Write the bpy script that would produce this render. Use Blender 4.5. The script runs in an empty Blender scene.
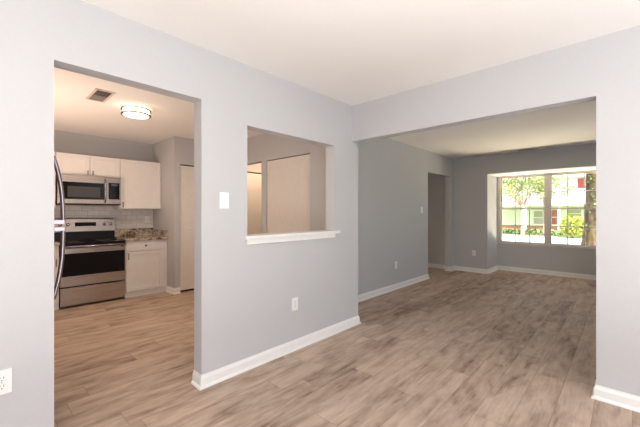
import bpy, bmesh, math, random
from mathutils import Vector, Matrix
random.seed(7)
C = bpy.context.scene
COL = C.collection
R = math.radians

# ---------------------------------------------------------------- camera
cam_d = bpy.data.cameras.new('camera')
cam_d.lens = 18.39; cam_d.sensor_width = 36; cam_d.shift_y = -0.0008
cam_d.clip_start = 0.02; cam_d.clip_end = 300
cam = bpy.data.objects.new('camera', cam_d); COL.objects.link(cam)
cam.location = (0, 0, 1.26); cam.rotation_euler = (R(90), 0, R(43.1 - 90))
C.camera = cam

# ---------------------------------------------------------------- world, sun, daylight, exposure
C.view_settings.view_transform = 'Standard'
C.view_settings.look = 'None'
C.view_settings.gamma = 1
C.view_settings.exposure = 0.06
C.view_settings.use_curve_mapping = False
W = bpy.data.worlds.new('sky'); C.world = W; W.use_nodes = True
wn = W.node_tree.nodes; wl = W.node_tree.links
bg = wn['Background']
sk = wn.new('ShaderNodeTexSky'); sk.sky_type = 'NISHITA'; sk.sun_disc = False
sk.sun_elevation = R(52); sk.sun_rotation = R(250); sk.dust_density = 3.0; sk.air_density = 1.0; sk.altitude = 50
wl.new(sk.outputs[0], bg.inputs[0]); bg.inputs[1].default_value = 0.36

def light(name, kind, loc, rot, energy, color, **kw):
    d = bpy.data.lights.new(name, kind); d.energy = energy; d.color = color
    for k, v in kw.items(): setattr(d, k, v)
    o = bpy.data.objects.new(name, d); COL.objects.link(o); o.location = loc; o.rotation_euler = rot
    return o
# sun from behind the house (the facade across the street is in full sun, none enters the bay)
light('sun', 'SUN', (0, 0, 20), (R(38), 0, R(-72)), 14.0, (1, .97, .92), angle=R(.6))
# daylight arriving through the big openings of the front room, behind the camera (much of it bounced up off the sunlit ground)
light('daylight_patio_door', 'AREA', (-2.9, -.4, 1.2), (0, R(-90 - 40), 0), 12, (.97, .975, 1), shape='RECTANGLE', size=2.1, size_y=2.6)
light('daylight_side_window', 'AREA', (.9, -3.05, 1.4), (R(90 + 8), 0, 0), 34, (1, .965, .99), shape='RECTANGLE', size=2.8, size_y=1.6)
# daylight bounced up off the sunlit pavement into the dining room through its bay window
light('daylight_bay_window', 'AREA', (9.3, 1.17, -.02), (0, R(90 + 50), 0), 330, (1, .80, .58), shape='RECTANGLE', size=.8, size_y=3.2)
# cool daylight through the dining room's side window, onto the wall opposite
light('daylight_dining_side', 'AREA', (5.7, -1.15, 1.45), (R(90 + 12), 0, 0), 7, (.74, .88, 1), shape='RECTANGLE', size=1.3, size_y=1.15)
# added unseen fill lights turned up to the ceiling: one behind the camera, one in the kitchen beyond the refrigerator
light('bounce_fill', 'AREA', (-.7, -1.35, .35), (R(180), 0, 0), 225, (.95, .985, 1), shape='RECTANGLE', size=3.2, size_y=2.4)
light('bounce_fill_kitchen', 'AREA', (.08, 4.25, 1.0), (R(180), R(12), 0), 29, (1, .74, .57), shape='RECTANGLE', size=.6, size_y=.9)

# ---------------------------------------------------------------- materials
def mat(name, col, rough=.5, metal=0, spec=.5, **kw):
    m = bpy.data.materials.new(name); m.use_nodes = True
    b = m.node_tree.nodes['Principled BSDF']
    b.inputs['Base Color'].default_value = (*col, 1); b.inputs['Roughness'].default_value = rough
    b.inputs['Metallic'].default_value = metal; b.inputs['Specular IOR Level'].default_value = spec
    for k, v in kw.items(): b.inputs[k].default_value = v
    return m
def N(m, t, **kw):
    n = m.node_tree.nodes.new(t)
    for k, v in kw.items():
        if k in n.inputs: n.inputs[k].default_value = v
        else: setattr(n, k, v)
    return n
def L(m, a, b): m.node_tree.links.new(a, b)
def BS(m): return m.node_tree.nodes['Principled BSDF']
def coords(m, scale=(1, 1, 1)):
    t = N(m, 'ShaderNodeTexCoord'); mp = N(m, 'ShaderNodeMapping'); mp.inputs['Scale'].default_value = scale
    L(m, t.outputs['Object'], mp.inputs[0]); return mp.outputs[0]
def mottle(m, c1, c2, scale=4, detail=4, stretch=(1, 1, 1), lo=.35, hi=.65, bump=0, rough=None):
    n = N(m, 'ShaderNodeTexNoise'); n.inputs['Scale'].default_value = scale; n.inputs['Detail'].default_value = detail
    L(m, coords(m, stretch), n.inputs['Vector'])
    r = N(m, 'ShaderNodeValToRGB'); r.color_ramp.elements[0].position = lo; r.color_ramp.elements[1].position = hi
    r.color_ramp.elements[0].color = (*c1, 1); r.color_ramp.elements[1].color = (*c2, 1)
    L(m, n.outputs['Fac'], r.inputs[0]); L(m, r.outputs[0], BS(m).inputs['Base Color'])
    if bump:
        b = N(m, 'ShaderNodeBump'); b.inputs['Strength'].default_value = bump; b.inputs['Distance'].default_value = .01
        L(m, n.outputs['Fac'], b.inputs['Height']); L(m, b.outputs[0], BS(m).inputs['Normal'])
    return r

M = {}
M['paint'] = mat('grey_wall_paint', (.56, .56, .568), .55, spec=.35); mottle(M['paint'], (.530, .530, .540), (.540, .540, .550), 60, 2, bump=.01)
M['ceiling'] = mat('white_ceiling_paint', (.80, .785, .77), .9, spec=.1); mottle(M['ceiling'], (.85, .83, .81), (.87, .85, .83), 90, 3, bump=.05)
M['trim'] = mat('white_gloss_trim', (.82, .81, .79), .35); mottle(M['trim'], (.81, .80, .78), (.83, .82, .80), 20, 2)
M['door'] = mat('white_door_paint', (.76, .72, .68), .45); mottle(M['door'], (.75, .71, .67), (.77, .73, .69), 15, 2)
M['cab'] = mat('white_cabinet_paint', (.80, .77, .75), .4); mottle(M['cab'], (.79, .76, .74), (.81, .78, .76), 12, 2)
M['dark'] = mat('painted_recess_shade', (.015, .012, .012), .8)  # near-black colour paints the shade behind doors and vent louvres
M['black'] = mat('black_glass', (.005, .005, .006), .08, spec=.35)
M['blackm'] = mat('black_enamel', (.007, .007, .008), .4, spec=.3)
M['screen'] = mat('perforated_microwave_screen', (.05, .05, .052), .3)
M['plastic'] = mat('white_plastic', (.85, .84, .83), .3)
M['slot'] = mat('outlet_slot', (.10, .095, .09), .6)
M['nickel'] = mat('brushed_nickel', (.42, .34, .26), .35, 1)
M['pull'] = mat('dark_nickel_pull', (.16, .14, .13), .35, .9)
M['steel'] = mat('stainless_steel', (.50, .445, .41), .28, 1)
def brushed(m, ax):
    n = N(m, 'ShaderNodeTexNoise'); n.inputs['Scale'].default_value = 1; n.inputs['Detail'].default_value = 3
    L(m, coords(m, ax), n.inputs['Vector'])
    mr = N(m, 'ShaderNodeMapRange'); mr.inputs['To Min'].default_value = .2; mr.inputs['To Max'].default_value = .38
    L(m, n.outputs['Fac'], mr.inputs['Value']); L(m, mr.outputs[0], BS(m).inputs['Roughness'])
brushed(M['steel'], (2, 2, 300))
M['handle'] = mat('polished_steel_handle', (.40, .36, .40), .22, 1)
M['vent'] = mat('vent_enamel', (.62, .57, .52), .5)
M['ventd'] = mat('vent_damper', (.30, .26, .23), .6)
M['diffuser'] = mat('lit_lamp_diffuser', (.95, .92, .88), .5)
BS(M['diffuser']).inputs['Emission Color'].default_value = (1, .76, .54, 1); BS(M['diffuser']).inputs['Emission Strength'].default_value = 6
M['lcd'] = mat('microwave_clock', (.1, .12, .16), .2)
M['vinyl'] = mat('vinyl_window_frame', (.68, .63, .58), .45)

# granite
g = M['granite'] = mat('speckled_granite', (.4, .35, .3), .18)
vo = N(g, 'ShaderNodeTexVoronoi'); vo.inputs['Scale'].default_value = 55; co = coords(g); L(g, co, vo.inputs['Vector'])
no = N(g, 'ShaderNodeTexNoise'); no.inputs['Scale'].default_value = 9; no.inputs['Detail'].default_value = 6; L(g, co, no.inputs['Vector'])
ad = N(g, 'ShaderNodeMath', operation='MULTIPLY_ADD'); L(g, vo.outputs['Color'], ad.inputs[0]); ad.inputs[1].default_value = .35; 
sb = N(g, 'ShaderNodeMath', operation='SUBTRACT'); L(g, no.outputs['Fac'], sb.inputs[0]); sb.inputs[1].default_value = .17
L(g, sb.outputs[0], ad.inputs[2])
rp = N(g, 'ShaderNodeValToRGB'); e = rp.color_ramp.elements
e[0].position = .34; e[0].color = (.07, .045, .035, 1); e[1].position = .68; e[1].color = (.62, .56, .48, 1)
for p, c in ((.43, (.26, .18, .13, 1)), (.52, (.48, .41, .33, 1))):
    q = e.new(p); q.color = c
L(g, ad.outputs[0], rp.inputs[0]); L(g, rp.outputs[0], BS(g).inputs['Base Color'])

# subway tile (runs along x, z up)
t_ = M['tile'] = mat('white_subway_tile', (.7, .68, .66), .15)
tc = N(t_, 'ShaderNodeTexCoord'); sx = N(t_, 'ShaderNodeSeparateXYZ'); L(t_, tc.outputs['Object'], sx.inputs[0])
cb = N(t_, 'ShaderNodeCombineXYZ'); L(t_, sx.outputs[0], cb.inputs[0]); L(t_, sx.outputs[2], cb.inputs[1])
bk = N(t_, 'ShaderNodeTexBrick'); L(t_, cb.outputs[0], bk.inputs['Vector'])
bk.inputs['Scale'].default_value = 1; bk.inputs['Brick Width'].default_value = .152; bk.inputs['Row Height'].default_value = .072
bk.inputs['Mortar Size'].default_value = .0025; bk.inputs['Mortar'].default_value = (.47, .44, .42, 1)
bk.inputs['Color1'].default_value = (.66, .64, .62, 1); bk.inputs['Color2'].default_value = (.74, .72, .70, 1)
L(t_, bk.outputs['Color'], BS(t_).inputs['Base Color'])
bp = N(t_, 'ShaderNodeBump'); bp.inputs['Strength'].default_value = .5; bp.inputs['Distance'].default_value = .003; bp.invert = True
L(t_, bk.outputs['Fac'], bp.inputs['Height']); L(t_, bp.outputs[0], BS(t_).inputs['Normal'])

# vinyl plank floor, planks along x
f = M['floor'] = mat('wood_look_plank', (.3, .22, .17), .5, spec=.12)
PW, PL = .182, 1.22
tc = N(f, 'ShaderNodeTexCoord'); s = N(f, 'ShaderNodeSeparateXYZ'); L(f, tc.outputs['Object'], s.inputs[0])
def mth(op, a, b=None, c=None):
    n = N(f, 'ShaderNodeMath', operation=op)
    for i, v in enumerate((a, b, c)):
        if v is None: continue
        if isinstance(v, (int, float)): n.inputs[i].default_value = v
        else: L(f, v, n.inputs[i])
    return n.outputs[0]
yv = mth('DIVIDE', mth('ADD', s.outputs[1], 20.05), PW); row = mth('FLOOR', yv); fy = mth('FRACT', yv)
w1 = N(f, 'ShaderNodeTexWhiteNoise', noise_dimensions='1D'); L(f, row, w1.inputs['W'])
xv = mth('ADD', mth('DIVIDE', mth('ADD', s.outputs[0], 20), PL), w1.outputs['Value']); pid = mth('FLOOR', xv); fx = mth('FRACT', xv)
cb = N(f, 'ShaderNodeCombineXYZ'); L(f, row, cb.inputs[0]); L(f, pid, cb.inputs[1])
w2 = N(f, 'ShaderNodeTexWhiteNoise', noise_dimensions='2D'); L(f, cb.outputs[0], w2.inputs['Vector'])
def grain(sx_, sy_, det, dist=0, off=30):
    c = N(f, 'ShaderNodeCombineXYZ'); L(f, mth('MULTIPLY_ADD', w2.outputs['Value'], off, mth('MULTIPLY', s.outputs[0], sx_)), c.inputs[0])
    L(f, mth('MULTIPLY', s.outputs[1], sy_), c.inputs[1]); L(f, mth('MULTIPLY', w2.outputs['Value'], 17), c.inputs[2])
    n = N(f, 'ShaderNodeTexNoise'); n.inputs['Scale'].default_value = 1; n.inputs['Detail'].default_value = det
    n.inputs['Distortion'].default_value = dist; L(f, c.outputs[0], n.inputs['Vector']); return n.outputs['Fac']
g1 = grain(2.6, 11, 5, .6); g2 = grain(5, 60, 4, .3); g3 = grain(9, 22, 3, .5)
v = mth('ADD', mth('ADD', mth('MULTIPLY', g1, .62), mth('MULTIPLY', g2, .24)), mth('MULTIPLY', g3, .22))
v = mth('ADD', v, mth('MULTIPLY', mth('SUBTRACT', w2.outputs['Value'], .5), .13))
rp = N(f, 'ShaderNodeValToRGB'); e = rp.color_ramp.elements
e[0].position = .34; e[0].color = (.21, .145, .108, 1); e[1].position = .80; e[1].color = (.68, .53, .42, 1)
for p, c in ((.46, (.395, .29, .224, 1)), (.58, (.51, .39, .307, 1))):
    q = e.new(p); q.color = c
L(f, v, rp.inputs[0])
def edge(fr, w): return mth('LESS_THAN', mth('MINIMUM', fr, mth('SUBTRACT', 1, fr)), w)
seam = mth('MAXIMUM', edge(fy, .009), edge(fx, .0014))
mx = N(f, 'ShaderNodeMix', data_type='RGBA'); L(f, mth('MULTIPLY', seam, .45), mx.inputs[0]); L(f, rp.outputs[0], mx.inputs[6]); mx.inputs[7].default_value = (.12, .08, .06, 1)
L(f, mx.outputs[2], BS(f).inputs['Base Color'])
mr = N(f, 'ShaderNodeMapRange'); mr.inputs['To Min'].default_value = .48; mr.inputs['To Max'].default_value = .62; L(f, g2, mr.inputs['Value']); L(f, mr.outputs[0], BS(f).inputs['Roughness'])
bp = N(f, 'ShaderNodeBump'); bp.inputs['Strength'].default_value = .12; bp.inputs['Distance'].default_value = .004; L(f, g2, bp.inputs['Height']); L(f, bp.outputs[0], BS(f).inputs['Normal'])

# window glass: mostly transparent with a weak reflection
gl = M['glass'] = bpy.data.materials.new('window_glass'); gl.use_nodes = True; gt = gl.node_tree
gt.nodes.remove(gt.nodes['Principled BSDF'])
a = gt.nodes.new('ShaderNodeBsdfTransparent'); a.inputs[0].default_value = (.96, .98, .97, 1); b = gt.nodes.new('ShaderNodeBsdfGlossy'); b.inputs['Roughness'].default_value = .02
x_ = gt.nodes.new('ShaderNodeMixShader'); x_.inputs[0].default_value = .05
gt.links.new(a.outputs[0], x_.inputs[1]); gt.links.new(b.outputs[0], x_.inputs[2]); gt.links.new(x_.outputs[0], gt.nodes['Material Output'].inputs[0])

# outdoors
M['grass'] = mat('sunlit_grass', (.25, .34, .10), .9, spec=.1); mottle(M['grass'], (.16, .24, .06), (.34, .42, .16), 3, 6)
M['concrete'] = mat('pale_concrete', (.7, .68, .64), .9, spec=.1); mottle(M['concrete'], (.62, .60, .57), (.72, .70, .67), 1.2, 5)
M['leaf'] = mat('green_leaf', (.16, .30, .05), .6, spec=.2); mottle(M['leaf'], (.22, .33, .07), (.52, .58, .22), 1.6, 3)
M['leafy'] = mat('yellow_green_leaf', (.42, .46, .07), .6, spec=.2); mottle(M['leafy'], (.26, .34, .04), (.55, .56, .12), 3, 3)
M['cover'] = mat('ground_cover_leaf', (.2, .26, .08), .7, spec=.1); mottle(M['cover'], (.10, .14, .045), (.26, .31, .12), 4, 3)
M['bark'] = mat('sunlit_bark', (.5, .36, .28), .9, spec=.1); mottle(M['bark'], (.36, .25, .19), (.56, .42, .33), 12, 4, (1, 1, .25), bump=.5)
M['bark2'] = mat('shade_dark_bark', (.2, .15, .08), .9, spec=.1); mottle(M['bark2'], (.045, .032, .015), (.17, .12, .06), 7, 6, (1, 1, .5), bump=.8)  # dark brown bark with the trunk's shade put into the colour
M['siding'] = mat('pale_green_siding', (.7, .73, .7), .7); mottle(M['siding'], (.78, .76, .72), (.84, .82, .78), 5, 2)
M['white'] = mat('white_exterior_paint', (.82, .80, .78), .6); mottle(M['white'], (.80, .78, .76), (.84, .82, .80), 5, 2)
M['redp'] = mat('faded_red_paint', (.50, .10, .09), .6); mottle(M['redp'], (.46, .09, .08), (.54, .12, .11), 8, 2)
M['roof'] = mat('grey_green_shingle', (.40, .43, .36), .9); mottle(M['roof'], (.34, .37, .31), (.46, .49, .41), 9, 4)
M['brick'] = mat('red_brick_base', (.45, .2, .15), .9); mottle(M['brick'], (.38, .16, .12), (.52, .25, .19), 9, 3)
M['pane'] = mat('reflective_house_pane', (.45, .42, .36), .15)

# ---------------------------------------------------------------- mesh helpers
def obj(name, bm, m, parent=None, smooth=False, label=None):
    me = bpy.data.meshes.new(name); bm.normal_update(); bm.to_mesh(me); bm.free()
    for mm in (m if isinstance(m, (list, tuple)) else [m]): me.materials.append(M[mm] if isinstance(mm, str) else mm)
    if smooth:
        for p in me.polygons: p.use_smooth = True
    o = bpy.data.objects.new(name, me); COL.objects.link(o)
    if parent is not None:
        o.parent = parent
    if label: o['label'] = label
    return o
def thing(name, label, cat, loc, rotz=0, group=None):
    o = bpy.data.objects.new(name, None); COL.objects.link(o); o.empty_display_size = .1
    o.location = loc; o.rotation_euler = (0, 0, rotz); o['label'] = label; o['category'] = cat
    if group: o['group'] = group
    return o
def tag(o, label, cat, group=None, kind=None):
    o['label'] = label; o['category'] = cat
    if group: o['group'] = group
    if kind: o['kind'] = kind
    return o
def struct(o, label, cat='wall'):
    o['kind'] = 'structure'; o['label'] = label; o['category'] = cat; return o
def box(bm, x0, x1, y0, y1, z0, z1, bev=0, mi=0):
    n0 = len(bm.faces)
    vs = [bm.verts.new(p) for p in ((x0, y0, z0), (x1, y0, z0), (x1, y1, z0), (x0, y1, z0), (x0, y0, z1), (x1, y0, z1), (x1, y1, z1), (x0, y1, z1))]
    fs = [bm.faces.new([vs[i] for i in q]) for q in ((0, 3, 2, 1), (4, 5, 6, 7), (0, 1, 5, 4), (1, 2, 6, 5), (2, 3, 7, 6), (3, 0, 4, 7))]
    for q in fs: q.material_index = mi
    if bev:
        es = list({e for q in fs for e in q.edges})
        r = bmesh.ops.bevel(bm, geom=es, offset=bev, segments=2, profile=.6, affect='EDGES')
    return bm
def BX(*a, **k): return box(bmesh.new(), *a, **k)
def solid(x0, x1, y0, y1, z0, z1, holes=()):
    """box with box-shaped holes, only outer faces"""
    ax = []
    for i, (a, b) in enumerate(((x0, x1), (y0, y1), (z0, z1))):
        s_ = {a, b}
        for h in holes:
            for v_ in (h[2 * i], h[2 * i + 1]):
                if a < v_ < b: s_.add(v_)
        ax.append(sorted(s_))
    X, Y, Z = ax
    def inside(i, j, k):
        if not (0 <= i < len(X) - 1 and 0 <= j < len(Y) - 1 and 0 <= k < len(Z) - 1): return False
        c = ((X[i] + X[i + 1]) / 2, (Y[j] + Y[j + 1]) / 2, (Z[k] + Z[k + 1]) / 2)
        return not any(h[0] < c[0] < h[1] and h[2] < c[1] < h[3] and h[4] < c[2] < h[5] for h in holes)
    bm = bmesh.new(); vd = {}
    def V(i, j, k):
        if (i, j, k) not in vd: vd[(i, j, k)] = bm.verts.new((X[i], Y[j], Z[k]))
        return vd[(i, j, k)]
    for i in range(len(X) - 1):
        for j in range(len(Y) - 1):
            for k in range(len(Z) - 1):
                if not inside(i, j, k): continue
                if not inside(i - 1, j, k): bm.faces.new([V(i, j, k), V(i, j, k + 1), V(i, j + 1, k + 1), V(i, j + 1, k)])
                if not inside(i + 1, j, k): bm.faces.new([V(i + 1, j, k), V(i + 1, j + 1, k), V(i + 1, j + 1, k + 1), V(i + 1, j, k + 1)])
                if not inside(i, j - 1, k): bm.faces.new([V(i, j, k), V(i + 1, j, k), V(i + 1, j, k + 1), V(i, j, k + 1)])
                if not inside(i, j + 1, k): bm.faces.new([V(i, j + 1, k), V(i, j + 1, k + 1), V(i + 1, j + 1, k + 1), V(i + 1, j + 1, k)])
                if not inside(i, j, k - 1): bm.faces.new([V(i, j, k), V(i, j + 1, k), V(i + 1, j + 1, k), V(i + 1, j, k)])
                if not inside(i, j, k + 1): bm.faces.new([V(i, j, k + 1), V(i + 1, j, k + 1), V(i + 1, j + 1, k + 1), V(i, j + 1, k + 1)])
    return bm
def lathe(bm, prof, cx=0, cy=0, n=32, axis='z', base=0, mi=0):
    rings = []
    for r_, h in prof:
        ring = []
        for i in range(n):
            a = 2 * math.pi * i / n; u, v_ = r_ * math.cos(a), r_ * math.sin(a)
            p = {'z': (cx + u, cy + v_, base + h), 'y': (cx + u, base + h, cy + v_), 'x': (base + h, cx + u, cy + v_)}[axis]
            ring.append(bm.verts.new(p))
        rings.append(ring)
    for a, b in zip(rings, rings[1:]):
        for i in range(n):
            q = bm.faces.new([a[i], a[(i + 1) % n], b[(i + 1) % n], b[i]]); q.material_index = mi; q.smooth = True
    for rg in (rings[0], rings[-1]):
        try: bm.faces.new(rg).material_index = mi
        except ValueError: pass
    bmesh.ops.recalc_face_normals(bm, faces=bm.faces)
    return bm
def tube(bm, pts, rad, n=10, flat=1.0, up=Vector((0, 0, 1))):
    pts = [Vector(p) for p in pts]; rings = []
    rads = rad if isinstance(rad, (list, tuple)) else [rad] * len(pts)
    for i, p in enumerate(pts):
        t = (pts[min(i + 1, len(pts) - 1)] - pts[max(i - 1, 0)]).normalized()
        u = up if abs(t.dot(up)) < .95 else Vector((0, 1, 0))
        s_ = t.cross(u).normalized(); w = s_.cross(t).normalized()
        rings.append([bm.verts.new(p + (s_ * math.cos(2 * math.pi * k / n) * flat + w * math.sin(2 * math.pi * k / n)) * rads[i]) for k in range(n)])
    for a, b in zip(rings, rings[1:]):
        for i in range(n):
            bm.faces.new([a[i], a[(i + 1) % n], b[(i + 1) % n], b[i]]).smooth = True
    bm.faces.new(rings[0][::-1]); bm.faces.new(rings[-1])
    return bm
def sweep(path, prof):
    """baseboard: profile (offset, z) along an xy path, offset to the right of travel, mitred"""
    bm = bmesh.new(); P = [Vector(p) for p in path]; rings = []
    for i, p in enumerate(P):
        def nr(a, b): d = (b - a).normalized(); return Vector((d.y, -d.x))
        ns = []
        if i > 0: ns.append(nr(P[i - 1], p))
        if i < len(P) - 1: ns.append(nr(p, P[i + 1]))
        n = ns[0] if len(ns) == 1 else (ns[0] + ns[1]) / (1 + ns[0].dot(ns[1]))
        rings.append([bm.verts.new((p.x + n.x * o, p.y + n.y * o, z)) for o, z in prof])
    k = len(prof)
    for a, b in zip(rings, rings[1:]):
        for i in range(k): bm.faces.new([a[i], a[(i + 1) % k], b[(i + 1) % k], b[i]])
    bm.faces.new(rings[0]); bm.faces.new(rings[-1])
    bmesh.ops.recalc_face_normals(bm, faces=bm.faces)
    return bm
BB = [(0, 0), (.026, 0), (.025, .008), (.020, .016), (.013, .020), (.013, .066), (.009, .076), (.005, .084), (.004, .092), (0, .092)]

# ---------------------------------------------------------------- structure
H = 2.455
XB = 2.909; XB2 = 3.024; YA = 2.233; YA2 = 2.348
struct(obj('floor', BX(-3.15, 8.03, -3.35, 6.2, -.12, 0), 'floor'), 'wood-look vinyl plank floor in grey brown running through every room', 'floor')
# ceilings of the rooms in one slab
struct(obj('ceiling', BX(-3.15, 7.45, -3.35, 6.2, H, H + .15), 'ceiling'), 'plain white painted ceiling over all rooms', 'ceiling')
struct(obj('wall_left', solid(-3.15, XB2, YA, YA2, 0, H, [(.305, 1.137, 0, 9, -1, 2.080), (1.527, 2.600, 0, 9, 1.045, 1.967)]), 'paint'),
       'light grey partition wall with kitchen doorway and pass-through opening')
struct(obj('wall_right', solid(XB, XB2, -3.2, YA, 0, H, [(0, 9, .148, 9, -1, 2.058)]), 'paint'),
       'light grey wall and dropped header of the wide opening to the dining room')
struct(obj('wall_back', solid(-3.15, -3.0, -3.35, YA, 0, H, [(-9, 9, -1.7, .9, -1, 2.3)]), 'paint'), 'grey wall behind the camera with patio door opening')
struct(obj('wall_side', solid(-3.0, XB2, -3.35, -3.2, 0, H, [(-.6, 2.4, -9, 9, .7, 2.2)]), 'paint'), 'grey side wall behind the camera with window opening')
YD = 2.78
struct(obj('wall_dining_left', solid(XB2, 7.45, YD, YD + .115, 0, H, [(6.01, 7.10, 0, 9, -1, 2.052)]), 'paint'), 'grey dining room wall with doorway to the hall')
struct(obj('wall_dining_near', BX(XB2 - .115, XB2, YA2, YD + .115, 0, H), 'paint'), 'short grey return wall behind the partition')
struct(obj('wall_dining_right', solid(XB2, 7.33, -1.32, -1.2, 0, H, [(5.0, 6.4, -9, 9, .85, 2.05)]), 'paint'), 'grey dining room wall with a window opening opposite the hall doorway')
struct(obj('wall_far', solid(7.33, 7.45, -1.32, YD, 0, H, [(0, 9, .23, 2.10, -1, 2.07)]), 'paint'), 'grey far wall of the dining room around the bay recess')
bm = bmesh.new(); box(bm, 7.45, 8.15, 2.10, 2.22, -.12, 2.2); struct(obj('wall_bay_left', bm, 'paint'), 'grey left cheek of the bay recess')
struct(obj('wall_bay_right', BX(7.45, 8.15, .11, .23, -.12, 2.2), 'paint'), 'grey right cheek of the bay recess')
struct(obj('wall_bay_front', BX(8.03, 8.15, .23, 2.10, -.12, .575), 'paint'), 'grey low wall under the bay window')
struct(obj('ceiling_bay', BX(7.45, 8.15, .23, 2.10, 2.07, 2.2), 'ceiling'), 'white ceiling of the bay recess', 'ceiling')
# kitchen
KY = 6.0
struct(obj('wall_kitchen_back', BX(-.4, 2.16, KY, KY + .12, 0, H), 'paint'), 'grey kitchen wall above the wall cabinets')
struct(obj('wall_kitchen_left', BX(-.52, -.4, YA2, KY + .12, 0, H), 'paint'), 'grey kitchen wall behind the refrigerator')
struct(obj('wall_kitchen_stub', BX(2.16, 2.25, 5.12, KY + .12, 0, H), 'paint'), 'grey wall end between the counter and the closet door')
struct(obj('wall_closet_front', solid(2.25, 7.28, 5.12, 5.22, 0, H, [(2.25, 2.97, 0, 9, -1, 2.03), (3.25, 4.55, 0, 9, -1, 2.03)]), 'paint'), 'grey wall above the white closet doors')
struct(obj('wall_kitchen_right', solid(XB2, XB2 + .115, YD + .115, 5.12, 0, H, [(0, 9, 2.99, 3.925, -1, 2.045), (0, 9, 4.05, 4.95, -1, 2.050)]), 'paint'), 'grey kitchen wall seen through the pass-through')
struct(obj('wall_hall_end', BX(7.28, 7.40, YD + .115, 5.22, 0, H), 'paint'), 'grey wall at the end of the hall')
struct(obj('wall_pantry_side', BX(XB2 + .115, 4.3, 3.95, 4.03, 0, H), 'paint'), 'grey hall wall beside the pantry')
struct(obj('wall_closet_back', BX(2.16, 7.40, 6.02, 6.12, 0, H), 'paint'), 'closet rear wall')

# baseboards: the offset is to the right of travel
def base(name, path, label): struct(obj(name, sweep(path, BB), 'trim'), label, 'baseboard')
base('baseboard_left', [(1.137, 2.348), (1.137, YA), (3.024, YA), (3.024, 2.348)], 'white baseboard along the foot of the partition wall')
base('baseboard_front', [(-3.0, YA), (.305, YA), (.305, 2.348)], 'white baseboard left of the kitchen doorway')
base('baseboard_right', [(XB2, -1.2), (XB2, .148), (XB, .148), (XB, -3.2)], 'white baseboard at the foot of the right wall end')
base('baseboard_dining', [(XB2, YD), (6.01, YD), (6.01, YD + .115)], 'white baseboard along the left dining room wall')
base('baseboard_bay', [(7.10, YD + .115), (7.10, YD), (7.33, YD), (7.33, 2.10), (8.03, 2.10), (8.03, .23), (7.33, .23), (7.33, -1.2)], 'white baseboard along the far wall and around the bay')
base('baseboard_hall', [(7.28, 5.12), (7.28, YD + .115)], 'white baseboard on the hall end wall')
base('baseboard_closet', [(2.16, 5.40), (2.16, 5.12), (2.25, 5.12)], 'white baseboard around the wall end beside the cabinet')

# pass-through ledge
tr = bpy.data.objects.new('trim_1', None); COL.objects.link(tr); tr.location = (2.06, 2.29, 1.06); struct(tr, 'white painted ledge board and apron of the pass-through opening', 'window sill')
bm = bmesh.new(); box(bm, 1.525 - 2.06, 2.602 - 2.06, -.057 - .001, .095, -.013, .015)
box(bm, 1.500 - 2.06, 2.668 - 2.06, -.092, -.057, -.013, .015, bev=.004); obj('ledge_board', bm, 'trim', tr)
bm = bmesh.new(); box(bm, 1.520 - 2.06, 2.603 - 2.06, -.077, -.057, -.055, -.013, bev=.003); obj('apron', bm, 'trim', tr)

# doors
def slab_door(name, label, x0, x1, y0, y1, z0, z1, knob, axis):
    r_ = bpy.data.objects.new(name, None); COL.objects.link(r_); r_.location = ((x0 + x1) / 2, (y0 + y1) / 2, 0); struct(r_, label, 'door')
    cx, cy = r_.location.x, r_.location.y
    obj('door_panel', BX(x0 - cx, x1 - cx, y0 - cy, y1 - cy, z0, z1, bev=.003), 'door', r_)
    if knob:
        k = bmesh.new(); prof = [(.006, 0), (.006, .012), (.014, .018), (.017, .026), (.013, .032), (.002, .034)]
        if axis == 'y': lathe(k, [(a, -b) for a, b in prof], knob[0] - cx, knob[1], 16, 'y', y0 - cy)
        else: lathe(k, [(a, -b) for a, b in prof], knob[0] - cy, knob[1], 16, 'x', x0 - cx)
        obj('door_knob', k, 'plastic', r_, label='small white round knob')
    return r_
slab_door('door_1', 'white closet door beside the kitchen cabinets', 2.258, 2.962, 5.135, 5.165, .035, 2.012, (2.403, 1.01), 'y')
slab_door('door_2', 'white flat pantry door seen through the pass-through', XB2 + .006, XB2 + .04, 2.998, 3.917, .02, 2.032, None, 'x')
slab_door('door_3', 'hall closet door glimpsed at the left of the pass-through', 3.26, 4.54, 5.135, 5.165, .03, 2.008, None, 'y')
obj_ = obj('gap_shade_1', BX(2.25, 2.97, 5.175, 5.215, 0, 2.03), 'dark'); struct(obj_, 'dark sheet painting the shade in the gap around the kitchen closet door', 'painted shade')  # near-black sheets behind the doors paint the shade in their gaps
obj_ = obj('gap_shade_2', BX(3.25, 4.55, 5.175, 5.215, 0, 2.03), 'dark'); struct(obj_, 'dark sheet painting the shade in the gap around the hall closet door', 'painted shade')
obj_ = obj('gap_shade_3', BX(XB2 + .06, XB2 + .10, 2.99, 3.925, 0, 2.045), 'dark'); struct(obj_, 'dark sheet painting the shade in the gap around the pantry door', 'painted shade')

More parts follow.
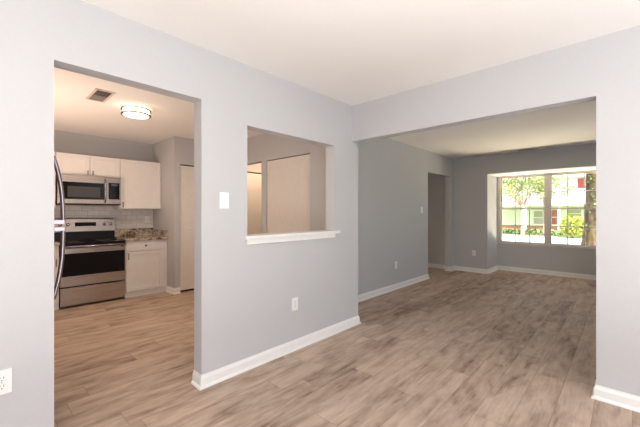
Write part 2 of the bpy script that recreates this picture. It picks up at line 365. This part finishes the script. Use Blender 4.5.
# ---------------------------------------------------------------- bay window
win = bpy.data.objects.new('window_1', None); COL.objects.link(win); win.location = (8.06, 1.165, .575); struct(win, 'twin double-hung bay window with white grids', 'window')
def WB(x0, x1, y0, y1, z0, z1): return (x0 - 8.06, x1 - 8.06, y0 - 1.165, y1 - 1.165, z0 - .575, z1 - .575)
bm = bmesh.new(); W0, W1, WZ0, WZ1 = .235, 2.095, .578, 2.066
for a in ((8.035, 8.135, W0, W0 + .06, WZ0, WZ1), (8.035, 8.135, W1 - .06, W1, WZ0, WZ1), (8.035, 8.135, W0 + .06, W1 - .06, WZ1 - .022, WZ1), (8.015, 8.135, W0 + .06, W1 - .06, WZ0, WZ0 + .035), (8.035, 8.135, 1.13, 1.20, WZ0 + .035, WZ1 - .022)):
    box(bm, *WB(*a))
obj('window_frame', bm, 'vinyl', win)
for y0, y1 in ((.295, 1.13), (1.20, 2.035)):
    for zi, (z0, z1, xf) in enumerate(((.613, 1.365, 8.055), (1.335, 2.044, 8.085))):
        bm = bmesh.new(); sw = .026
        bot = .03; top = .03 if zi == 0 else .022
        if zi == 1: bot = .03
        for a in ((xf, xf + .028, y0, y0 + sw, z0, z1), (xf, xf + .028, y1 - sw, y1, z0, z1), (xf, xf + .028, y0 + sw, y1 - sw, z0, z0 + bot), (xf, xf + .028, y0 + sw, y1 - sw, z1 - top, z1)):
            box(bm, *WB(*a))
        sh = obj('sash', bm, 'vinyl', win)
        gx = bmesh.new(); gy0, gy1, gz0, gz1 = y0 + sw, y1 - sw, z0 + bot, z1 - top
        for k in (1, 2):
            yy = gy0 + (gy1 - gy0) * k / 3; box(gx, *WB(xf + .008, xf + .020, yy - .008, yy + .008, gz0, gz1))
        zz = (gz0 + gz1) / 2
        for k in range(3):
            a_ = gy0 + (gy1 - gy0) * k / 3 + (.008 if k else 0); b_ = gy0 + (gy1 - gy0) * (k + 1) / 3 - (.008 if k < 2 else 0)
            box(gx, *WB(xf + .008, xf + .020, a_, b_, zz - .008, zz + .008))
        obj('window_grid', gx, 'vinyl', sh)
        obj('glass_pane', BX(*WB(xf + .022, xf + .025, gy0, gy1, gz0, gz1)), 'glass', sh)
        if zi == 0:
            obj('sash_lock', BX(*WB(xf - .012, xf + .01, (y0 + y1) / 2 - .03, (y0 + y1) / 2 + .03, z1 + .001, z1 + .012)), 'plastic', sh)

# ---------------------------------------------------------------- wall plates
def plate(name, label, cat, loc, rotz, kind, w=.072, h=.116, group=None):
    """faces local -y, base at plate centre on the wall"""
    t = thing(name, label, cat, loc, rotz, group)
    obj('cover_plate', BX(-w / 2, w / 2, -.007, 0, -h / 2, h / 2, bev=.003), 'plastic', t)
    if kind == 'outlet':
        for s_ in (-1, 1):
            bm = bmesh.new(); lathe(bm, [(.0165, -.0072), (.0165, -.0095), (.0155, -.0103)], 0, s_ * .0195, 24, 'y')
            rc = obj('receptacle', bm, 'plastic', t)
            bm = bmesh.new()
            for dx in (-.0065, .0065): box(bm, dx - .0013, dx + .0013, -.0113, -.0104, s_ * .0195 + .000, s_ * .0195 + .009)
            lathe(bm, [(.0026, -.0104), (.0026, -.0113)], 0, s_ * .0195 - .008, 10, 'y')
            obj('slot', bm, 'slot', rc)
        obj('screw', lathe(bmesh.new(), [(.003, -.0072), (.003, -.0082), (.001, -.0086)], 0, 0, 10, 'y'), 'nickel', t)
    else:
        obj('switch_toggle', BX(-.006, .006, -.016, -.0072, -.012, .012, bev=.002), 'plastic', t)
        for s_ in (-1, 1):
            obj('screw', lathe(bmesh.new(), [(.003, -.0072), (.003, -.0082), (.001, -.0086)], 0, s_ * h * .36, 10, 'y'), 'plastic', t)
    return t
plate('wall_outlet', 'white double outlet at the far left edge, low on the wall left of the doorway', 'outlet', (.104, YA, .431), 0, 'outlet', .075, .12)
plate('wall_outlet', 'white double outlet low on the partition under the pass-through ledge', 'outlet', (2.043, YA, .42), 0, 'outlet')
plate('wall_outlet', 'white outlet low on the left wall of the dining room', 'outlet', (4.806, YD, .40), 0, 'outlet')
plate('wall_outlet', 'white outlet low on the far wall beside the bay recess', 'outlet', (7.33, 2.365, .408), R(-90), 'outlet')
plate('wall_outlet', 'white outlet in the kitchen tile above the granite counter', 'outlet', (2.065, KY - .01, 1.150), 0, 'outlet')
plate('light_switch', 'white light switch between the kitchen doorway and the pass-through', 'light switch', (1.318, YA, 1.355), 0, 'switch', .08, .125)
plate('light_switch', 'small white switch high on the dining wall beside the hall doorway', 'light switch', (5.74, YD, 1.316), 0, 'switch')

# ---------------------------------------------------------------- ceiling things
def vent(name, label, x0, x1, y0, y1, along, split=False):
    cx, cy = (x0 + x1) / 2, (y0 + y1) / 2; t = thing(name, label, 'ceiling vent', (cx, cy, H))
    a, b = (x1 - x0) / 2, (y1 - y0) / 2; w = .022
    bm = solid(-a, a, -b, b, -.008, 0, [(-a + w, a - w, -b + w, b - w, -1, 1)]); obj('frame', bm, 'vent', t)
    obj('backing', BX(-a + w, a - w, -b + w, b - w, -.0025, -.0005), 'dark', t)
    if split: obj('damper_plate', BX(-a + w, a - w, .012, b - w, -.0045, -.0028), 'ventd', t)
    n = 11 if along == 'y' else 5
    for i in range(n):
        bm = bmesh.new()
        if along == 'y':
            yy = -b + w + (2 * b - 2 * w) * (i + .5) / n; box(bm, -a + w, a - w, yy - .0035, yy + .0035, -.0075, -.0045)
        else:
            xx = -a + w + (2 * a - 2 * w) * (i + .5) / n; box(bm, xx - .003, xx + .003, -b + w, b - w, -.0075, -.0045)
        obj('louvre', bm, 'ventd', t)
    return t
v1 = vent('ceiling_vent', 'small louvred metal vent in the kitchen ceiling', .815, .985, 3.70, 4.11, 'y', True)
v2 = vent('ceiling_vent', 'narrow vent slot in the dining ceiling near the far wall', 7.08, 7.19, 1.20, 1.52, 'x')

def ceiling_lamp(loc, label, watts, tint):
    t = thing('ceiling_lamp', label, 'ceiling lamp', loc)
    obj('mounting_plate', lathe(bmesh.new(), [(.125, 0), (.125, -.012)], n=40), 'plastic', t, True)
    d = obj('diffuser', lathe(bmesh.new(), [(.134, -.012), (.134, -.082), (.128, -.092), (.09, -.102), (.04, -.107), (.004, -.108)], n=48), 'diffuser', t, label='glowing white drum diffuser')
    for z in (-.026, -.083):
        obj('ring', lathe(bmesh.new(), [(.140, z - .006), (.152, z - .006), (.152, z + .006), (.140, z + .006), (.140, z - .006)], n=48), 'nickel', t, label='brushed nickel ring')
    for k in range(3):
        a = R(-100 + 120 * k); bm = bmesh.new(); c, s_ = math.cos(a) * .149, math.sin(a) * .149
        tube(bm, [(c, s_, -.032), (c, s_, -.076)], .0025, 8); obj('post', bm, 'nickel', t)
    light('lamp_glow', 'AREA', (loc[0], loc[1], loc[2] - .112), (0, 0, 0), watts, tint, shape='DISK', size=.24)
    return t
ceiling_lamp((1.285, 4.06, H), 'lit round flush ceiling lamp with two nickel rings in the kitchen', 12, (1, .76, .55))
hl = ceiling_lamp((3.75, 4.6, H), 'lit round ceiling lamp in the hall beyond the kitchen doorway', 11, (1, .70, .45))

# ---------------------------------------------------------------- cabinets (fronts face -y)
def shaker(name, parent, x0, x1, z0, z1, yf, o, rail=.052, th=.019):
    ox, oy, oz = o; bm = bmesh.new(); r_ = rail
    X0, X1, Z0, Z1, Y0 = x0 - ox, x1 - ox, z0 - oz, z1 - oz, yf - oy
    box(bm, X0, X0 + r_, Y0, Y0 + th, Z0, Z1, bev=.0015); box(bm, X1 - r_, X1, Y0, Y0 + th, Z0, Z1, bev=.0015)
    box(bm, X0 + r_, X1 - r_, Y0, Y0 + th, Z1 - r_, Z1, bev=.0015); box(bm, X0 + r_, X1 - r_, Y0, Y0 + th, Z0, Z0 + r_, bev=.0015)
    box(bm, X0 + r_, X1 - r_, Y0 + .011, Y0 + th - .001, Z0 + r_, Z1 - r_)
    return obj(name, bm, 'cab', parent)
def pull(parent, x, z0, z1, yf, o):
    ox, oy, oz = o; bm = bmesh.new(); x -= ox; y = yf - oy; a, b = z0 - oz, z1 - oz
    tube(bm, [(x, y - .026, a), (x, y - .026, b)], .0055, 10)
    for z in (a + .015, b - .015): tube(bm, [(x, y, z), (x, y - .026, z)], .004, 8)
    return obj('pull_handle', bm, 'pull', parent)
def wall_cabinet(label, x0, x1, z0, z1, doors, yf=5.63):
    o = (x0, KY, z0); t = thing('wall_cabinet', label, 'cabinet', o)
    obj('cabinet_body', BX(0, x1 - x0, yf + .021 - KY, -.012, 0, z1 - z0), 'cab', t)
    for (a, b, px, p0, p1) in doors:
        d = shaker('cabinet_door', t, a, b, z0 + .003, z1 - .003, yf, o)
        if px is not None: pull(d, px, p0, p1, yf, o)
    return t
wall_cabinet('short two-door white wall cabinet directly above the microwave', .792, 1.556, 1.792, 2.088, [(.796, 1.171, 1.145, 1.805, 1.868), (1.177, 1.553, 1.205, 1.805, 1.868)])
wall_cabinet('tall single-door white wall cabinet right of the microwave', 1.558, 2.158, 1.328, 2.088, [(1.562, 2.152, 1.592, 1.345, 1.43)])
wall_cabinet('white wall cabinet left of the microwave, mostly hidden by the doorway', -.395, .788, 1.328, 2.088, [(-.39, .195, .165, 1.345, 1.43), (.2, .782, .23, 1.345, 1.43)])
def base_cabinet(label, x0, x1, fronts, yf=5.37):
    o = (x0, KY, 0); t = thing('base_cabinet', label, 'cabinet', o)
    obj('cabinet_body', BX(0, x1 - x0, yf + .021 - KY, -.012, .088, .845), 'cab', t)
    obj('toe_kick', BX(0, x1 - x0, yf + .027 - KY, yf + .08 - KY, 0, .088), 'cab', t)
    for (kind, a, b, z0, z1, px, pz) in fronts:
        if kind == 'door':
            d = shaker('cabinet_door', t, a, b, z0, z1, yf, o)
            pull(d, px, pz - .095, pz, yf, o)
        else:
            bm = BX(a - x0, b - x0, yf - KY, yf + .019 - KY, z0, z1, bev=.002)
            d = obj('drawer', bm, 'cab', t)
            k = bmesh.new(); lathe(k, [(.006, 0), (.006, -.012), (.015, -.018), (.016, -.026), (.010, -.030), (.001, -.031)], (a + b) / 2 - x0, (z0 + z1) / 2 - .002, 18, 'y', yf - KY)
            obj('drawer_knob', k, 'pull', d)
    return t
base_cabinet('white base cabinet with one drawer and door right of the range', 1.560, 2.158, [('drawer', 1.568, 2.09, .692, .842, 0, 0), ('door', 1.568, 2.09, .092, .682, 1.592, .665)])
base_cabinet('white base cabinet left of the range, mostly hidden by the doorway', -.395, .785, [('drawer', .2, .780, .692, .842, 0, 0), ('door', .2, .780, .092, .682, .755, .665), ('drawer', -.39, .195, .692, .842, 0, 0), ('door', -.39, .195, .092, .682, .165, .665)])
def counter(label, x0, x1, side):
    t = thing('countertop', label, 'countertop', ((x0 + x1) / 2, KY, .846)); cx = (x0 + x1) / 2
    obj('slab', BX(x0 - cx, x1 - cx, 5.335 - KY, -.012, 0, .034, bev=.003), 'granite', t)
    obj('back_splash', BX(x0 - cx, x1 - cx, -.032, -.012, .034, .155, bev=.002), 'granite', t)
    if side: obj('side_splash', BX(x1 - .02 - cx, x1 - cx, 5.36 - KY, -.032, .034, .135, bev=.002), 'granite', t)
counter('brown speckled granite countertop right of the range', 1.556, 2.159, True)
counter('speckled granite countertop left of the range behind the fridge handle', -.395, .787, False)
struct(obj('trim_5', BX(-.4, 2.16, KY - .010, KY, .86, 1.80), 'tile'), 'white subway tile backsplash behind the range', 'backsplash')

# ---------------------------------------------------------------- range
o = (1.171, 5.36, 0); t = thing('kitchen_range', 'stainless steel electric range with black glass cooktop', 'stove', o)
def RX(x0, x1, y0, y1, z0, z1, bev=0): return BX(x0 - o[0], x1 - o[0], y0 - o[1], y1 - o[1], z0 - o[2], z1 - o[2], bev=bev)
obj('body', RX(.794, 1.548, 5.40, 5.985, .02, .842), 'blackm', t)
ck = obj('cooktop', RX(.792, 1.550, 5.345, 5.86, .843, .858, .004), 'black', t, label='black glass cooktop')
for bx, by, br in ((.98, 5.50, .10), (1.36, 5.50, .085), (.98, 5.73, .075), (1.36, 5.73, .10)):
    bm = bmesh.new(); lathe(bm, [(br - .003, .0), (br, .0), (br, .0008), (br - .003, .0008), (br - .003, 0)], bx - o[0], by - o[1], 40, 'z', .8581); obj('burner_ring', bm, 'ventd', ck)
d = obj('oven_door', RX(.794, 1.548, 5.362, 5.398, .285, .790, .004), 'steel', t)
obj('oven_window', RX(.800, 1.542, 5.3585, 5.3618, .420, .722), 'black', d, label='black glass oven window')
bm = bmesh.new(); tube(bm, [(.80 - o[0], 5.318 - o[1], .812), (1.542 - o[0], 5.318 - o[1], .812)], .014, 12)
for xx in (.835, 1.507): tube(bm, [(xx - o[0], 5.318 - o[1], .812), (xx - o[0], 5.37 - o[1], .775)], .010, 8)
obj('oven_handle', bm, 'handle', d, label='long steel bar handle')
obj('control_trim', RX(.794, 1.548, 5.372, 5.399, .796, .842), 'blackm', t)
obj('storage_drawer', RX(.794, 1.548, 5.362, 5.398, .032, .266, .004), 'steel', t)
bm = bmesh.new(); n = 14
pr_ = [(.792 + .758 * i / n, 1.150 + .022 * (1 - (2 * i / n - 1) ** 4)) for i in range(n + 1)]
for y_, in ((5.862,), (5.985,)): pass
fr = [bm.verts.new((x - o[0], 5.862 - o[1] + .018 * (z > 0), z)) for x, z in pr_] ; bk_ = [bm.verts.new((x - o[0], 5.985 - o[1], z)) for x, z in pr_]
fb = [bm.verts.new((x - o[0], 5.862 - o[1], .99)) for x, z in pr_]; bb = [bm.verts.new((x - o[0], 5.985 - o[1], .858)) for x, z in pr_]
for i in range(n):
    bm.faces.new([fb[i], fb[i + 1], fr[i + 1], fr[i]]); bm.faces.new([fr[i], fr[i + 1], bk_[i + 1], bk_[i]]); bm.faces.new([bk_[i], bk_[i + 1], bb[i + 1], bb[i]]); bm.faces.new([bb[i], bb[i + 1], fb[i + 1], fb[i]])
bm.faces.new([fb[0], fr[0], bk_[0], bb[0]]); bm.faces.new([fb[-1], bb[-1], bk_[-1], fr[-1]])
bmesh.ops.recalc_face_normals(bm, faces=bm.faces)
bgd = obj('backguard', bm, 'steel', t, label='raised steel control panel')
obj('backguard_base', RX(.796, 1.546, 5.864, 5.925, .859, .985), 'blackm', t)
obj('top_edge', RX(.80, 1.542, 5.905, 5.984, 1.174, 1.182), 'blackm', bgd)
def ry(z): return 5.862 - o[1] + .018 * (z - .99) / .17
obj('display', BX(1.04 - o[0], 1.30 - o[0], ry(1.10) - .006, ry(1.10) + .004, 1.065, 1.122), 'black', bgd, label='black clock display')
for kx in (.868, .955, 1.405, 1.492):
    bm = bmesh.new(); lathe(bm, [(.024, .004), (.024, -.006), (.019, -.010), (.017, -.026), (.014, -.030), (.001, -.030)], kx - o[0], 1.090, 20, 'y', ry(1.09)); obj('burner_knob', bm, 'handle', bgd)

# ---------------------------------------------------------------- microwave
o2 = (1.173, KY - .012, 1.382); t = thing('microwave_oven', 'over-the-range stainless microwave with black window above the range', 'microwave', o2)
def MX(x0, x1, y0, y1, z0, z1, bev=0): return BX(x0 - o2[0], x1 - o2[0], y0 - o2[1], y1 - o2[1], z0 - o2[2], z1 - o2[2], bev=bev)
obj('body', MX(.795, 1.551, 5.60, 5.985, 1.388, 1.788), 'blackm', t)
obj('vent_grille', MX(.797, 1.549, 5.575, 5.985, 1.375, 1.387), 'blackm', t)
d = obj('microwave_door', MX(.796, 1.355, 5.572, 5.598, 1.392, 1.786, .004), 'steel', t)
obj('door_window', MX(.850, 1.330, 5.5685, 5.5715, 1.452, 1.690), 'black', d, label='black glass window')
obj('window_screen', MX(.905, 1.285, 5.5672, 5.5684, 1.482, 1.632), 'screen', d)
bm = bmesh.new(); tube(bm, [(1.343 - o2[0], 5.572 - o2[1], 1.415 - o2[2]), (1.343 - o2[0], 5.535 - o2[1], 1.44 - o2[2]), (1.343 - o2[0], 5.528 - o2[1], 1.58 - o2[2]), (1.343 - o2[0], 5.535 - o2[1], 1.72 - o2[2]), (1.343 - o2[0], 5.572 - o2[1], 1.745 - o2[2])], .010, 10); obj('door_handle', bm, 'handle', d)
p = obj('control_panel', MX(1.359, 1.550, 5.572, 5.598, 1.392, 1.786, .003), 'steel', t)
obj('keypad', MX(1.390, 1.532, 5.5690, 5.5716, 1.462, 1.705), 'black', p)
obj('clock_display', MX(1.425, 1.50, 5.5680, 5.5689, 1.665, 1.688), 'lcd', p)

# ---------------------------------------------------------------- refrigerator (doors face +x, mostly behind the wall)
o3 = (.03, 3.225, 0); t = thing('refrigerator', 'top-freezer refrigerator, only its bowed steel handles showing past the doorway', 'refrigerator', o3)
obj('body', BX(-.40, .29, -.375, .375, .02, 1.745, bev=.008), 'blackm', t)
for nm, z0, z1 in (('fridge_door', .06, 1.166), ('freezer_door', 1.176, 1.75)):
    dd = obj(nm, BX(.292, .358, -.375, .375, z0, z1, bev=.012), 'steel', t)
    up = nm == 'freezer_door'
    bm = bmesh.new(); Lh = .47 if up else .50; pts = []
    for i in range(17):
        s_ = i / 16; bow = .056 * (1 - s_ ** 2.6) + .008
        z = (1.185 + s_ * Lh) if up else (1.160 - s_ * Lh)
        if up: z = min(z, 1.735)
        pts.append((.352 + bow, -.320, z))
    tube(bm, pts, [.014] * 17, 12, 1.0, up=Vector((0, 1, 0)))
    z = 1.190 if up else 1.152
    box(bm, .352, .426, -.338, -.302, z - .010 if up else z - .020, z + .022 if up else z + .010, bev=.004)
    obj('door_handle', bm, 'handle', dd, label='long bowed steel handle')
for ax, ay in ((-.32, -.3), (-.32, .3), (.24, -.3), (.24, .3)):
    obj('foot', lathe(bmesh.new(), [(.02, 0), (.02, .021)], ax, ay, 12), 'blackm', t)

# ---------------------------------------------------------------- outdoors
GZ = -.15
struct(obj('ground_lawn', BX(8.6, 70, -45, 60, GZ - .2, GZ), 'grass'), 'sunlit grass outside the bay window', 'lawn')
struct(obj('ground_pavement', BX(10.8, 23.5, -45, 60, GZ, GZ + .02), 'concrete'), 'glaring pale pavement between the house and the green strip', 'pavement')
def leaves(bm, centre, rad, n, size, shell=.35, zsq=1.0):
    for _ in range(n):
        while True:
            p = Vector([random.uniform(-1, 1) for _ in range(3)])
            if p.length <= 1 and random.random() < shell + p.length * (1 - shell): break
        q = Vector(centre) + Vector((p.x * rad[0], p.y * rad[1], p.z * rad[2] * zsq))
        s_ = size * random.uniform(.6, 1.25)
        m_ = Matrix.Rotation(random.uniform(0, 6.28), 3, 'Z') @ Matrix.Rotation(random.uniform(-1.2, 1.2), 3, 'X') @ Matrix.Rotation(random.uniform(-1, 1), 3, 'Y')
        bm.faces.new([bm.verts.new(q + m_ @ Vector(v_)) for v_ in ((0, -s_, 0), (s_ * .5, -s_ * .2, s_ * .08), (s_ * .35, s_ * .6, 0), (0, s_, -s_ * .1), (-s_ * .35, s_ * .6, 0), (-s_ * .5, -s_ * .2, s_ * .08))])
def tree(x, y, h, clusters, label, lm='leaf', tr_=.13, size=.11, bark='bark', lean=0, dens=1):
    t = thing('tree', label, 'tree', (x, y, GZ))
    bm = bmesh.new()
    tube(bm, [(0, 0, -.05), (0, 0, .15), (.02, lean * .4, h * .25), (.03, lean, h * .45)], [tr_ * 1.6, tr_ * 1.1, tr_, tr_ * .75], 12)
    for (dx, dy, dz, r_) in clusters:
        a = Vector((.03, lean, h * .42)); b = Vector((dx, dy, dz)); mid = a.lerp(b, .5) + Vector((0, 0, .15))
        tube(bm, [a, mid, b], [tr_ * .38, tr_ * .22, tr_ * .1], 7)
    obj('trunk', bm, bark, t)
    bm = bmesh.new()
    for (dx, dy, dz, r_) in clusters: leaves(bm, (dx, dy, dz), (r_, r_, r_ * .7), int(260 * r_ * r_ * dens), size)
    obj('foliage', bm, lm, t)
    return t
# ornamental tree in the middle of the left sash
cl = [(0, .9, 3.2, .9), (-.2, 2.3, 3.3, .8), (.1, .1, 2.6, .6), (-.1, 2.2, 2.2, .5), (.2, -1.1, 2.5, .5), (.3, -.6, 3.0, .8), (-.3, 1.7, 2.6, .8), (.2, .2, 4.0, 1.1), (-.2, -1.4, 3.5, .9), (.1, 2.0, 3.7, 1.0), (0, -.9, 4.4, 1.0), (.3, 1.2, 4.8, 1.1), (0, -1.9, 4.5, .8), (.2, .2, 5.4, 1.2), (-.5, .6, 2.5, .5), (0, -2.3, 2.7, .45), (.2, 2.7, 4.4, .9)]
tree(23.6, 4.72, 4.4, cl, 'young tree with a pale trunk and sparse bright leaves outside the left sash', tr_=.10, size=.08, dens=1.9)
cl2 = [(0, 0, 3.0, .8), (.2, .5, 3.6, .9), (0, -.4, 4.2, .9), (0, .3, 4.9, 1.1), (.3, -.6, 2.5, .4)]
tree(24.6, 3.75, 4.2, cl2, 'slender leafy tree behind the centre post of the window', tr_=.07, size=.09, dens=.9)
# big trunk at the right
t = thing('old_tree', 'thick ivy-clad tree trunk close to the right part of the bay window', 'tree', (12.6, .46, GZ))
bm = bmesh.new(); rings = []
prof = [(-.1, .78), (.05, .66), (.25, .54), (.6, .455), (1.2, .42), (2.0, .40), (3.2, .38), (5.5, .34)]
for z, r_ in prof:
    ring = []
    for k in range(28):
        a = 2 * math.pi * k / 28; fl = 1 + (.13 * math.sin(a * 5 + 1) + .05 * math.sin(a * 9)) * (1 if z < .7 else .45)
        ring.append(bm.verts.new((math.cos(a) * r_ * fl, math.sin(a) * r_ * fl, z)))
    rings.append(ring)
for a, b in zip(rings, rings[1:]):
    for i in range(28): bm.faces.new([a[i], a[(i + 1) % 28], b[(i + 1) % 28], b[i]]).smooth = True
bm.faces.new(rings[-1])
bmesh.ops.recalc_face_normals(bm, faces=bm.faces)
obj('trunk', bm, 'bark2', t)
bm = bmesh.new()
for k in range(600):
    a = random.uniform(0, 6.28); z = random.uniform(1.5, 4.6) if random.random() < .8 else random.uniform(.3, 1.5); r_ = .40 + random.uniform(0, .09); s_ = random.uniform(.02, .045)
    m_ = Matrix.Rotation(a, 3, 'Z') @ Matrix.Rotation(random.uniform(-.8, .8), 3, 'Y'); c = Vector((math.cos(a) * r_, math.sin(a) * r_, z))
    bm.faces.new([bm.verts.new(c + m_ @ Vector(v_)) for v_ in ((0, -s_, 0), (.01, 0, -s_), (0, s_, 0), (.01, 0, s_))])
obj('ivy', bm, 'cover', t)
# clipped bushes
def bush(x, y, r_, h, label, lm, n=900, size=.07):
    t = thing('bush', label, 'bush', (x, y, GZ)); bm = bmesh.new()
    for k in range(5):
        a = k * 1.26; tube(bm, [(0, 0, -.02), (math.cos(a) * r_[0] * .3, math.sin(a) * r_[1] * .3, h * .4), (math.cos(a) * r_[0] * .6, math.sin(a) * r_[1] * .6, h * .7)], [.025, .018, .008], 6)
    obj('stem', bm, 'bark', t)
    bm = bmesh.new(); leaves(bm, (0, 0, h * .54), (r_[0], r_[1], h * .46), n, size, .15); obj('foliage', bm, lm, t)
bush(22.6, 2.12, (.5, .62), 1.30, 'yellow-green rounded bush left of the thick trunk', 'leafy', 1500)
bush(26.5, 7.4, (.5, .8), .75, 'low bush at the foot of the facade seen in the left sash', 'leafy', 500, .06)
bm = bmesh.new()
for k in range(9000):
    x = random.uniform(23.7, 27.5); y = random.uniform(-6, 16); s_ = random.uniform(.05, .12)
    if math.sin(y * 1.3) * math.cos(x * 2.1 + y * .4) < -.45: continue
    z = GZ + random.uniform(.02, .30); m_ = Matrix.Rotation(random.uniform(0, 6.28), 3, 'Z') @ Matrix.Rotation(random.uniform(-1, 1), 3, 'X')
    bm.faces.new([bm.verts.new(Vector((x, y, z)) + m_ @ Vector(v_)) for v_ in ((0, -s_, 0), (s_ * .4, 0, 0), (0, s_, 0), (-s_ * .4, 0, 0))])
tag(obj('ground_cover', bm, 'cover'), 'low leafy ground cover strip in front of the facade', 'plants', kind='stuff')

# house across the street
HX = 33.0
t = thing('neighbour_house', 'pale two-storey house with red shutters across the street', 'house', (HX, 5, GZ))
def HB(x0, x1, y0, y1, z0, z1): return (x0 - HX, x1 - HX, y0 - 5, y1 - 5, z0 - GZ, z1 - GZ)
wins = [(5.05, 5.85, .25, 1.5), (2.50, 3.55, .80, 1.62), (.6, 1.6, .75, 1.7), (10.2, 11.2, .6, 2.0), (-2.0, -1.0, .6, 2.0)]
wins2 = [(1.2, 2.3, 3.25, 3.95), (6.2, 7.3, 3.25, 3.95), (10.2, 11.2, 3.25, 3.95), (-1.8, -.6, 3.25, 3.95)]
bm = solid(*HB(HX, HX + 8, -6, 17, GZ, 4.05), holes=[HB(HX - 1, HX + .12, *w) for w in wins + wins2]); obj('wall', bm, 'siding', t)
bm = bmesh.new(); box(bm, *HB(HX - .10, HX - .001, -6, 17, 2.0, 3.2)); obj('overexposed_band', bm, 'white', t, label='white band painting the overexposed area between the storeys')  # white band paints in the overexposed porch roof and sky
obj('brick_base', BX(*HB(HX - .06, HX - .001, -6, 17, GZ, .12)), 'brick', t)
bm = bmesh.new(); a = [(HX - .7, 4.06), (HX - .7, 4.2), (HX + 4, 5.6), (HX + 8.7, 4.2), (HX + 8.7, 4.06)]
f0 = [bm.verts.new((x - HX, -6.4 - 5, z - GZ)) for x, z in a]; f1 = [bm.verts.new((x - HX, 17.4 - 5, z - GZ)) for x, z in a]
for i in range(5): bm.faces.new([f0[i], f0[(i + 1) % 5], f1[(i + 1) % 5], f1[i]])
bm.faces.new(f0[::-1]); bm.faces.new(f1); bmesh.ops.recalc_face_normals(bm, faces=bm.faces); obj('roof', bm, 'roof', t)
for (y0, y1, z0, z1) in wins + wins2:
    bm = solid(*HB(HX - .04, HX + .06, y0, y1, z0, z1), holes=[HB(HX - 1, HX + 1, y0 + .08, y1 - .08, z0 + .08, z1 - .08)])
    box(bm, *HB(HX + .0, HX + .05, y0 + .08, y1 - .08, (z0 + z1) / 2 - .03, (z0 + z1) / 2 + .03))
    wf = obj('window', bm, 'white', t); obj('pane', BX(*HB(HX + .061, HX + .09, y0 + .01, y1 - .01, z0 + .01, z1 - .01)), 'pane', wf)
for (y0, y1, z0, z1) in ((4.15, 4.52, .95, 1.5), (4.15, 4.52, .33, .86), (2.42, 2.79, 3.22, 3.98), (5.1, 5.45, 3.22, 3.9), (7.4, 7.75, 3.22, 3.98)):
    bm = bmesh.new(); box(bm, *HB(HX - .05, HX - .002, y0, y1, z0, z1))
    for k in range(12):
        z = z0 + .06 + (z1 - z0 - .12) * k / 11; box(bm, *HB(HX - .062, HX - .051, y0 + .05, y1 - .05, z - .025, z + .02))
    obj('shutter', bm, 'redp', t, label='faded red louvred shutter')
for y in (8.2, 6.15, 3.85, -.3):
    obj('porch_post', BX(*HB(HX - 1.35, HX - 1.2, y - .075, y + .075, GZ, 1.85)), 'white', t)
obj('porch_roof', BX(*HB(HX - 1.5, HX - .101, -.6, 8.6, 1.85, 1.99)), 'white', t)
